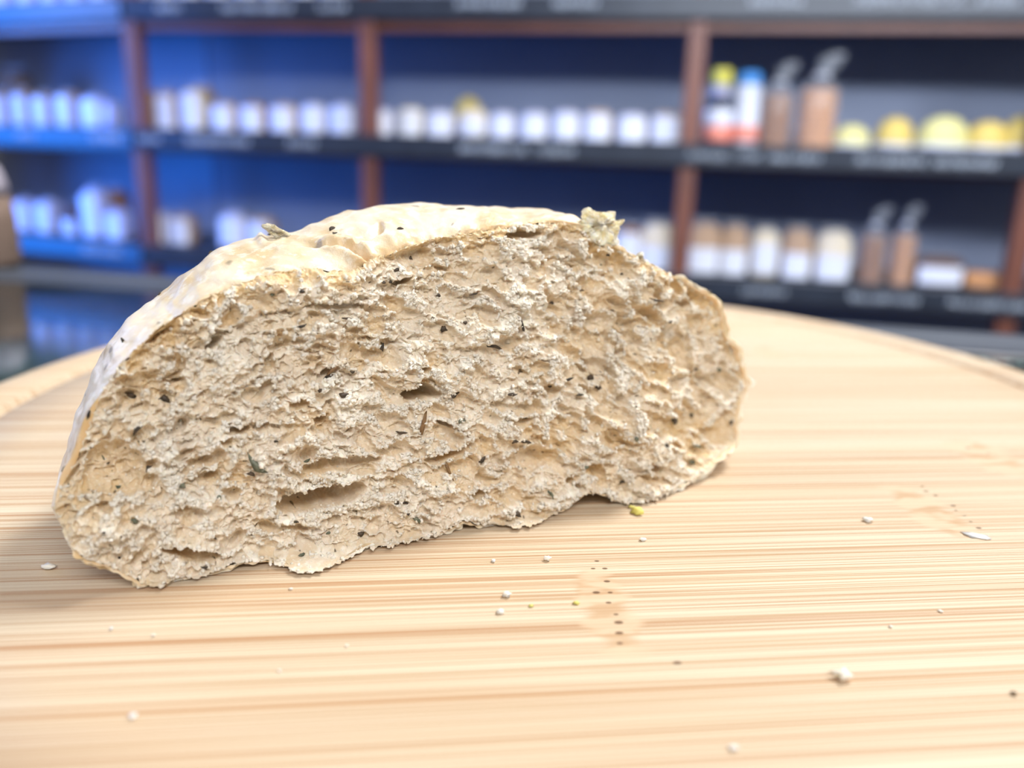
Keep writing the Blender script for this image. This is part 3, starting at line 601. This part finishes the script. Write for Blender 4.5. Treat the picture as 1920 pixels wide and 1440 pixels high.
# ------------------------------------------------------------------ shelving
SD = 1.70; SDIR = np.array([math.cos(YAW), -math.sin(YAW), 0]); SN = np.array([math.sin(YAW), math.cos(YAW), 0])   # along, and into the shelf
SO = np.array([0, SD, 0.])
LEV = [CAMZ+.274, CAMZ+.020, CAMZ-.225]; SH = .040; DEPTH = .30
wood = simple('shelf_brown_wood', (.155, .052, .032), .45, .12, 8); slate = simple('shelf_slate_edge', (.026, .032, .046), .34, .1, 20, spec=.32)
panel = simple('shelf_back_panel', (.22, .25, .34), .55, .06, 5); chalk = simple('chalk', (.36, .40, .46), .9, .08, 60); base_m = simple('plinth_dark', (.012, .008, .009), .6, .1, 5)
def chalk_marks(bm, x0, x1, zc, h, seed, y=-.0012):
    r = random.Random(seed); x = x0
    while x < x1-.006:
        w_ = r.uniform(.006, .012); pts = []; n = r.choice((3, 4, 5))
        for k in range(n): pts.append((x+w_*(k/(n-1))+r.uniform(-.001, .001), zc+(h*.5 if k % 2 else -h*.5)*r.uniform(.5, 1.0)))
        for (a, c), (b_, d) in zip(pts[:-1], pts[1:]):
            L_ = math.hypot(b_-a, d-c)+1e-6; nx_, nz = -(d-c)/L_*.0011, (b_-a)/L_*.0011
            f = [(a-nx_, c-nz), (b_-nx_, d-nz), (b_+nx_, d+nz), (a+nx_, c+nz)]
            loft(bm, [[(q[0], y, q[1]) for q in f], [(q[0], y+.0012, q[1]) for q in f]])
        x += w_+.003
def shelving(loc, rz, x0, x1, posts, marks, label, lead, cut=0):
    u = empty('shelving_unit', loc, rz); tag(u, label, 'shelf', 'wall shelving behind the counter')
    for z in LEV+[LEV[2]-.42]:
        bm = bmesh.new(); box(bm, x0, x1-cut, .0, DEPTH, z-.022, z-.0005, .001); bm_obj('shelf_board', bm, slate, u, False)
        bm = bmesh.new(); box(bm, x0, x1, -.012, -.0002, z-SH, z+.001, .0015); bm_obj('shelf_edge', bm, slate, u, False)
        rd = .019 if z == LEV[0] else .007
        bm = bmesh.new(); box(bm, x0, x1, .012, .034, z-SH-rd, z-.0225, .001); bm_obj('shelf_rail', bm, wood, u, False)
    bm = bmesh.new(); box(bm, x0, x1-cut, DEPTH, DEPTH+.015, .0, LEV[0]+.55); bm_obj('back_panel', bm, panel, u, False)
    bm = bmesh.new(); box(bm, x0, x1-cut, .03, DEPTH-.001, 0, .22); bm_obj('plinth', bm, base_m, u, False)
    for s in posts:
        bm = bmesh.new(); box(bm, s-.0165, s+.0165, .0005, .0300, 0, LEV[0]+.5, .002); bm_obj('post', bm, wood, u, False)
    for k, (a, c, lev, dz) in enumerate(marks):
        bm = bmesh.new(); chalk_marks(bm, a, c, LEV[lev]-.020+dz, .018, 40+k+lead, -.0135); bm_obj('chalk_writing', bm, chalk, u, False)
    return u
def shelf_hit(px, py, back=0.0, O=SO, Dn=SN, Dd=SDIR):
    v = ray(px, py); t = ((O+Dn*back-CO)@Dn)/(v@Dn); P = CO+v*t; return P, float((P-O)@Dd), t
def ms(px0, px1, py, lev, dz=0, O=SO, Dn=SN, Dd=SDIR): return (shelf_hit(px0, py, 0, O, Dn, Dd)[1], shelf_hit(px1, py, 0, O, Dn, Dd)[1], lev, dz)
POSTS = [-.824, -.309, .322, shelf_hit(1945, 300)[1]]
MARKS = [ms(*m) for m in ((300,345,12,0),(420,560,12,0),(600,650,12,0),(860,980,12,0,.006),(1040,1130,12,0,.006),(1405,1500,12,0,.008),(1600,1810,8,0,.010),(1830,1905,8,0,.008),
  (265,312,260,1),(355,480,262,1),(545,600,266,1),(865,985,272,1),(1008,1080,274,1),(1290,1365,282,1),(1383,1425,285,1),(1445,1540,288,1),(1605,1740,295,1),(1750,1865,300,1),
  (1390,1480,540,2),(1590,1720,548,2),(1775,1925,568,2))]
shelving(tuple(SO), -YAW, POSTS[0], POSTS[3]+.25, POSTS, MARKS, 'brown and black wall shelves with chalk-marked edges across the middle and right', 0)
# left section turns back from the first post
LO = SO+SDIR*(POSTS[0]-.004); LY = YAW+math.radians(12); LD = np.array([math.cos(LY), -math.sin(LY), 0]); LN = np.array([math.sin(LY), math.cos(LY), 0])
LMARKS = [ms(*m, O=LO, Dn=LN, Dd=LD) for m in ((40,75,250,1),(180,232,252,1),(165,235,476,2))]
shelving(tuple(LO), -LY, -.85, -.002, [-.80], LMARKS, 'blue-lit left section of the wall shelves, angled back from the first post', 300, .068)

# ------------------------------------------------------------------ goods
tan = simple('biscuit_tan', (.50, .33, .22), .6, .2, 60, bump=.6); cream = simple('biscuit_cream', (.74, .64, .50), .6, .1, 60, bump=.5); brown = simple('biscuit_brown', (.33, .14, .055), .6, .2, 60, bump=.6)
choco = simple('biscuit_dark', (.10, .04, .022), .6, .2, 60, bump=.6); orange = simple('biscuit_orange', (.62, .30, .13), .6, .15, 60, bump=.6)
paper = simple('label_white', (.68, .71, .83), .6, .03, 40); yellow = simple('packet_yellow', (.66, .50, .13), .5, .12, 40, bump=.4); pale_y = simple('packet_pale_yellow', (.66, .62, .27), .5, .1, 40, bump=.4)
kraft = simple('kraft_paper', (.15, .10, .075), .8, .1, 30, bump=.4); lilac = simple('packet_lilac', (.50, .49, .66), .5, .08, 40)
blue_p = simple('label_blue', (.06, .30, .78), .5, .05, 40); red_p = simple('label_red', (.80, .27, .20), .5, .05, 40); cap_y = simple('cap_yellow', (.78, .70, .10), .4, .05, 40); navy = simple('bottle_navy', (.02, .03, .07), .3, .1, 40)
film, nt, b = new_mat('clear_film'); b.inputs['Base Color'].default_value = (.80, .84, .92, 1); b.inputs['Roughness'].default_value = .18; b.inputs['Specular IOR Level'].default_value = .8
g = G(nt); tc = nt.nodes.new('ShaderNodeTexCoord'); nt.links.new(g.ramp(g.noise(tc.outputs['Object'], 45, 3), (.4, .65, .02, .24)), b.inputs['Alpha'])
def rrect(w, d, z, n=24, p=3.2, cx=0, cy=0):
    out = []
    for i in range(n):
        a = 2*math.pi*i/n; c, s = math.cos(a), math.sin(a); out.append((cx+w/2*math.copysign(abs(c)**(2/p), c), cy+d/2*math.copysign(abs(s)**(2/p), s), z))
    return out
def bag_body(w, h, d):
    bm = bmesh.new(); R_ = []
    for t, k in ((0, .82), (.06, .96), (.3, 1.02), (.6, 1.0), (.82, .93), (.93, .80), (1, .5)): R_.append(rrect(w*k, d*k, h*t))
    loft(bm, R_); return bm
def curved_label(w, h, d, z0, z1, wf=.86):
    bm = bmesh.new(); n = 12; F_ = []; 
    for off in (0, .0012):
        ring = []
        for z in (z0, (z0+z1)/2, z1):
            row = []
            for i in range(n+1):
                x = (i/n-.5)*w*wf; y = -(d/2*1.035)*(max(0, 1-abs(x/(w/2*1.03))**3.2))**(1/3.2)-.0012-off
                row.append(bm.verts.new((x, y, z)))
            ring.append(row)
        F_.append(ring)
        for a, c in zip(ring[:-1], ring[1:]):
            for i in range(n): bm.faces.new((a[i], a[i+1], c[i+1], c[i]))
    return bm
PROTO = {}
def packet_kind(kind):
    """(parts: name, mesh, material, sub) for a unit packet 1 x 1 x 1 built once and copied"""
    if kind in PROTO: return PROTO[kind]
    parts = []
    def P(name, bm, mat, sub=None):
        me = bpy.data.meshes.new(name); bmesh.ops.recalc_face_normals(bm, faces=bm.faces); bm.to_mesh(me); bm.free(); me.materials.append(mat)
        me.polygons.foreach_set('use_smooth', np.ones(len(me.polygons), bool)); parts.append((name, me))
    fill = {'tan': tan, 'cream': cream, 'brown': brown, 'choco': choco, 'orange': orange, 'yellow': yellow, 'pale': pale_y, 'lilac': lilac, 'kraft': kraft}
    a = kind.split('_')
    if a[0] == 'bag':                                  # filled bag with a white front label
        P('packet', bag_body(1, .94, 1), fill[a[1]])
        z0, z1 = {'low': (.03, .50), 'full': (.04, .82), 'mid': (.1, .66)}[a[2]]
        P('label', curved_label(1, 1, 1, z0, z1), paper)
        bm = bmesh.new(); loft(bm, [rrect(.5, .30, .93, p=2), rrect(.72, .10, .98, p=2), rrect(.80, .05, 1.04, p=2)]); P('bag_seal', bm, film)
    elif a[0] == 'dome':
        bm = bmesh.new(); lathe(bm, [(.30, 0), (.46, .03), (.5, .2), (.49, .45), (.42, .72), (.28, .92), (.1, 1.0), (.001, 1.01)], 28); P('packet', bm, fill[a[1]])
        bm = bmesh.new(); lathe(bm, [(.47, .02), (.515, .10), (.515, .16), (.47, .22)], 28); P('rim', bm, paper)
    elif a[0] == 'flat':
        bm = bmesh.new(); loft(bm, [rrect(.9, .9, 0), rrect(1, 1, .2), rrect(1, 1, .7), rrect(.8, .8, 1)]); P('packet', bm, fill[a[1]])
    elif a[0] == 'tall':                               # stack of biscuits in clear film gathered above
        bm = bmesh.new(); n = 9; top = .62
        for k in range(n):
            z = top*k/n; hh = top/n*.92; o = .02*math.sin(k*2.3); loft(bm, [rrect(.80, .80, z, p=2, cx=o), rrect(.90, .90, z+hh*.3, p=2, cx=o), rrect(.90, .90, z+hh*.7, p=2, cx=o), rrect(.80, .80, z+hh, p=2, cx=o)])
        P('biscuit_stack', bm, fill[a[1]])
        bm = bmesh.new(); loft(bm, [rrect(.94, .94, 0), rrect(1, 1, .25), rrect(1, 1, .60), rrect(.70, .55, .70, p=2), rrect(.34, .2, .76, p=2, cx=.04), rrect(.50, .2, .86, p=2, cx=.14), rrect(.62, .16, .94, p=2, cx=.22), rrect(.30, .10, 1.0, p=2, cx=.34)], cap=False); P('clear_bag', bm, film)
        bm = bmesh.new(); lathe(bm, [(.17, .745), (.20, .755), (.20, .77), (.17, .78)], 16); P('tie', bm, paper)
    elif a[0] == 'bottle':
        if a[1] == 'navy':
            bm = bmesh.new(); lathe(bm, [(.42, 0), (.5, .03), (.5, .50), (.40, .60), (.30, .66), (.30, .80)], 28); P('bottle_body', bm, navy)
            bm = bmesh.new(); lathe(bm, [(.49, .05), (.52, .06), (.52, .24), (.49, .25)], 28); P('label_band', bm, red_p)
            bm = bmesh.new(); lathe(bm, [(.49, .25), (.52, .255), (.52, .46), (.49, .47)], 28); P('label_band', bm, paper)
            bm = bmesh.new(); lathe(bm, [(.30, .64), (.36, .65), (.34, .78), (.29, .79)], 28); P('label_band', bm, lilac)
            bm = bmesh.new(); lathe(bm, [(.34, .80), (.37, .81), (.37, .96), (.30, 1.0), (.001, 1.0)], 28); P('cap', bm, cap_y)
        else:
            bm = bmesh.new(); lathe(bm, [(.42, 0), (.48, .03), (.5, .3), (.5, .80), (.46, .84)], 28); P('bottle_body', bm, paper)
            bm = bmesh.new(); lathe(bm, [(.47, .06), (.51, .07), (.52, .26), (.49, .27)], 28); P('label_band', bm, red_p)
            bm = bmesh.new(); lathe(bm, [(.40, .82), (.48, .83), (.47, .96), (.38, 1.0), (.001, 1.0)], 28); P('cap', bm, blue_p)
    PROTO[kind] = parts; return parts
def put(kind, px, pw, ph, lev, label, cat='packet', group=None, name='biscuit_packet', depth=None, back=.060, left=False, py=None):
    """stand one packet on shelf `lev`; px its middle, pw/ph its width and height as the photo shows them"""
    O, Dn, Dd = (LO, LN, LD) if left else (SO, SN, SDIR)
    v = ray(px, 250 if lev == 1 else (480 if lev == 2 else 5)); P, s, t = shelf_hit(px, 250 if lev == 1 else (480 if lev == 2 else 5), back, O, Dn, Dd)
    w = pw*t/F*(1.04 if kind.startswith('bag') else 1.0); h = ph*t/F; dd = min(.055, max(.04, w))
    e = empty(name, (P[0], P[1], LEV[lev]), -(LY if left else YAW)); tag(e, label, cat, group)
    for nm, me in packet_kind(kind):
        o = bpy.data.objects.new(nm, me); COL.objects.link(o); o.parent = e; o.scale = (w, dd, h)
    return e
ordn = ['first', 'second', 'third', 'fourth', 'fifth', 'sixth', 'seventh', 'eighth', 'ninth', 'tenth', 'eleventh']
# middle shelf, left section
for k, (x, w, h, kd, look) in enumerate([(14,42,62,'bag_tan_full','blue-lit white packet'),(53,36,66,'bag_tan_full','blue-lit white packet'),(93,40,62,'bag_tan_full','blue-lit white packet'),(137,42,66,'bag_tan_full','blue-lit white packet'),(186,50,60,'bag_lilac_full','wide blue-lit packet')]):
    put(kd, x, w, h, 1, f'{look} on the middle shelf of the left section, {ordn[k]} from the picture edge', 'packet', 'packets on the left middle shelf', left=True)
put('bag_kraft_low', 38, 72, 104, 1, 'brown packet standing behind the white ones on the left middle shelf', 'packet', left=True, back=.17)
put('flat_lilac', 216, 26, 46, 1, 'small lilac-blue packet against the first post on the middle shelf', 'packet', left=True, back=.05)
# middle shelf, between first and second post
for k, (x, w, h, kd) in enumerate([(276,46,74,'bag_tan_mid'),(319,40,72,'bag_tan_full'),(369,44,76,'bag_cream_full'),(427,46,54,'bag_tan_full'),(481,48,54,'bag_brown_full'),(537,50,54,'bag_tan_full'),(593,48,56,'bag_lilac_full'),(648,50,58,'bag_lilac_full')]):
    put(kd, x, w, h, 1, f'{"taller" if k < 3 else "low"} white-labelled packet, {ordn[k]} right of the first brown post, middle shelf', 'packet', 'packets on the middle shelf after the first post')
put('bag_tan_low', 385, 40, 84, 1, 'tan packet behind the third tall packet on the middle shelf', 'packet', back=.16)
# middle shelf, between second and third post
for k, (x, w, h, kd) in enumerate([(718,44,50,'bag_lilac_full'),(772,46,54,'bag_cream_full'),(828,50,50,'bag_lilac_full'),(890,48,54,'bag_cream_mid'),(944,46,50,'bag_lilac_full'),(1003,50,52,'bag_lilac_full'),(1063,50,56,'bag_lilac_full'),(1121,52,58,'bag_tan_full'),(1185,54,54,'bag_lilac_full'),(1250,60,58,'bag_tan_full')]):
    put(kd, x, w, h, 1, f'low white packet, {ordn[k]} right of the second brown post on the middle shelf', 'packet', 'packets on the middle shelf after the second post')
put('dome_yellow', 878, 60, 74, 1, 'cream-topped packet peeking over the middle of the white row', 'packet', back=.15)
# middle shelf, right
put('bottle_navy', 1345, 50, 134, 1, 'dark bottle with yellow cap and red label beside the third post', 'bottle', 'bottles by the third post', 'bottle')
put('bottle_white', 1396, 46, 130, 1, 'white bottle with blue cap and red base band next to the yellow-capped one', 'bottle', 'bottles by the third post', 'bottle')
put('tall_brown', 1452, 60, 150, 1, 'dull brown biscuit stack in clear film beside the blue-capped bottle', 'biscuit bag', 'film-wrapped biscuit stacks on the middle shelf', 'biscuit_bag')
put('tall_orange', 1528, 74, 168, 1, 'orange-brown biscuit stack in clear film, taller one on the middle shelf', 'biscuit bag', 'film-wrapped biscuit stacks on the middle shelf', 'biscuit_bag')
for k, (x, w, h, kd, look) in enumerate([(1597,66,42,'dome_pale','low pale yellow packet right of the orange biscuit stack'),(1677,68,58,'dome_yellow','orange-yellow domed packet on the middle shelf'),(1768,92,62,'dome_pale','widest pale yellow domed packet on the middle shelf'),(1852,78,56,'dome_yellow','yellow domed packet with white rim right of the widest one'),(1912,60,66,'dome_yellow','bright yellow packet at the right edge of the middle shelf')]):
    put(kd, x, w, h, 1, look, 'packet', 'yellow packets on the middle shelf')
# bottom shelf, left section
for k, (x, y, w, h, kd, look) in enumerate([(28,0,38,56,'bag_lilac_full','small pale blue packet right of the brown paper bag, bottom shelf'),(62,0,38,60,'bag_lilac_full','bright white packet, second on the left of the bottom shelf'),(103,0,42,62,'bag_lilac_full','bright white packet before the dark brown one on the bottom shelf'),(148,0,36,58,'bag_choco_low','dark brown packet between the white ones, left bottom shelf'),(190,0,46,92,'bag_lilac_full','tall blue-white packet left of the first post, bottom shelf'),(233,0,44,56,'bag_lilac_full','low lilac packet against the first post, bottom shelf')]):
    put(kd, x, w, h, 2, look, 'packet', 'packets on the left bottom shelf', left=True)
put('bag_brown_low', 226, 46, 84, 2, 'brown packet behind the low lilac one by the first post', 'packet', left=True, back=.15)
# bottom shelf, after first post
put('bag_lilac_full', 303, 46, 60, 2, 'wide white packet just right of the first post on the bottom shelf', 'packet', 'packets on the bottom shelf after the first post')
put('bag_tan_full', 347, 46, 58, 2, 'second white packet right of the first post on the bottom shelf', 'packet', 'packets on the bottom shelf after the first post')
put('bag_lilac_full', 445, 52, 66, 2, 'white packet alone left of the curled crust flap, bottom shelf', 'packet', 'packets on the bottom shelf after the first post')
put('bag_tan_full', 496, 46, 60, 2, 'tan-topped packet partly behind the curled crust flap, bottom shelf', 'packet', 'packets on the bottom shelf after the first post')
put('bag_brown_full', 1178, 50, 82, 2, 'reddish brown packet at the torn flap of the bread, bottom shelf', 'packet', 'packets on the bottom shelf before the third post')
put('bag_cream_low', 1232, 64, 92, 2, 'cream and white packet left of the third post, bottom shelf', 'packet', 'packets on the bottom shelf before the third post')
for k, (x, w, h) in enumerate([(1318,60,98),(1374,52,96),(1432,50,92),(1492,54,96),(1560,64,96)]):
    put(('bag_tan_low', 'bag_tan_low', 'bag_cream_mid', 'bag_tan_low', 'bag_cream_low')[k], x, w, h, 2, f'tan and white packet, {ordn[k]} right of the third post on the bottom shelf', 'packet', 'packets on the bottom shelf after the third post')
put('tall_brown', 1634, 52, 140, 2, 'clear film bag with brown biscuits, left one of the bottom shelf pair', 'biscuit bag', 'film-wrapped biscuit bags on the bottom shelf', 'biscuit_bag')
put('tall_orange', 1692, 46, 146, 2, 'clear film bag with brown biscuits, right one of the bottom shelf pair', 'biscuit bag', 'film-wrapped biscuit bags on the bottom shelf', 'biscuit_bag')
put('bag_choco_mid', 1762, 86, 58, 2, 'low dark packet with wide white label on the bottom shelf', 'packet', 'low packets at the right of the bottom shelf')
put('flat_orange', 1865, 104, 30, 2, 'flat golden brown packet at the right of the bottom shelf', 'packet', 'low packets at the right of the bottom shelf')
# top shelf, only their feet show
for k, x in enumerate([15, 60, 105, 150, 198]):
    put('bag_lilac_full', x, 42, 70, 0, f'white packet on the top shelf of the left section, {ordn[k]} from the picture edge', 'packet', 'packets on the left top shelf', left=True)
for k, x in enumerate([262, 312, 362, 415, 468, 520, 574, 628]):
    put('bag_lilac_full', x, 46, 70, 0, f'white packet on the top shelf, {ordn[k]} right of the first brown post', 'packet', 'packets on the top shelf after the first post')
# brown paper bag at the far left edge of the counter
p = ground(-2, 497, CT); e = empty('paper_bag', (p[0], p[1]-.012, CT), -YAW); tag(e, 'brown paper bag with pale top on the far left end of the counter', 'paper bag')
bm = bmesh.new(); loft(bm, [rrect(.034, .026, 0), rrect(.038, .03, .006), rrect(.037, .03, .030), rrect(.036, .026, .044)]); bm_obj('bag_body', bm, kraft, e)
bm = bmesh.new(); loft(bm, [rrect(.033, .025, .0442), rrect(.036, .02, .052), rrect(.030, .014, .062), rrect(.014, .006, .066)]); bm_obj('bag_top', bm, simple('pale_fold', (.30, .27, .32), .7, .06, 30), e)
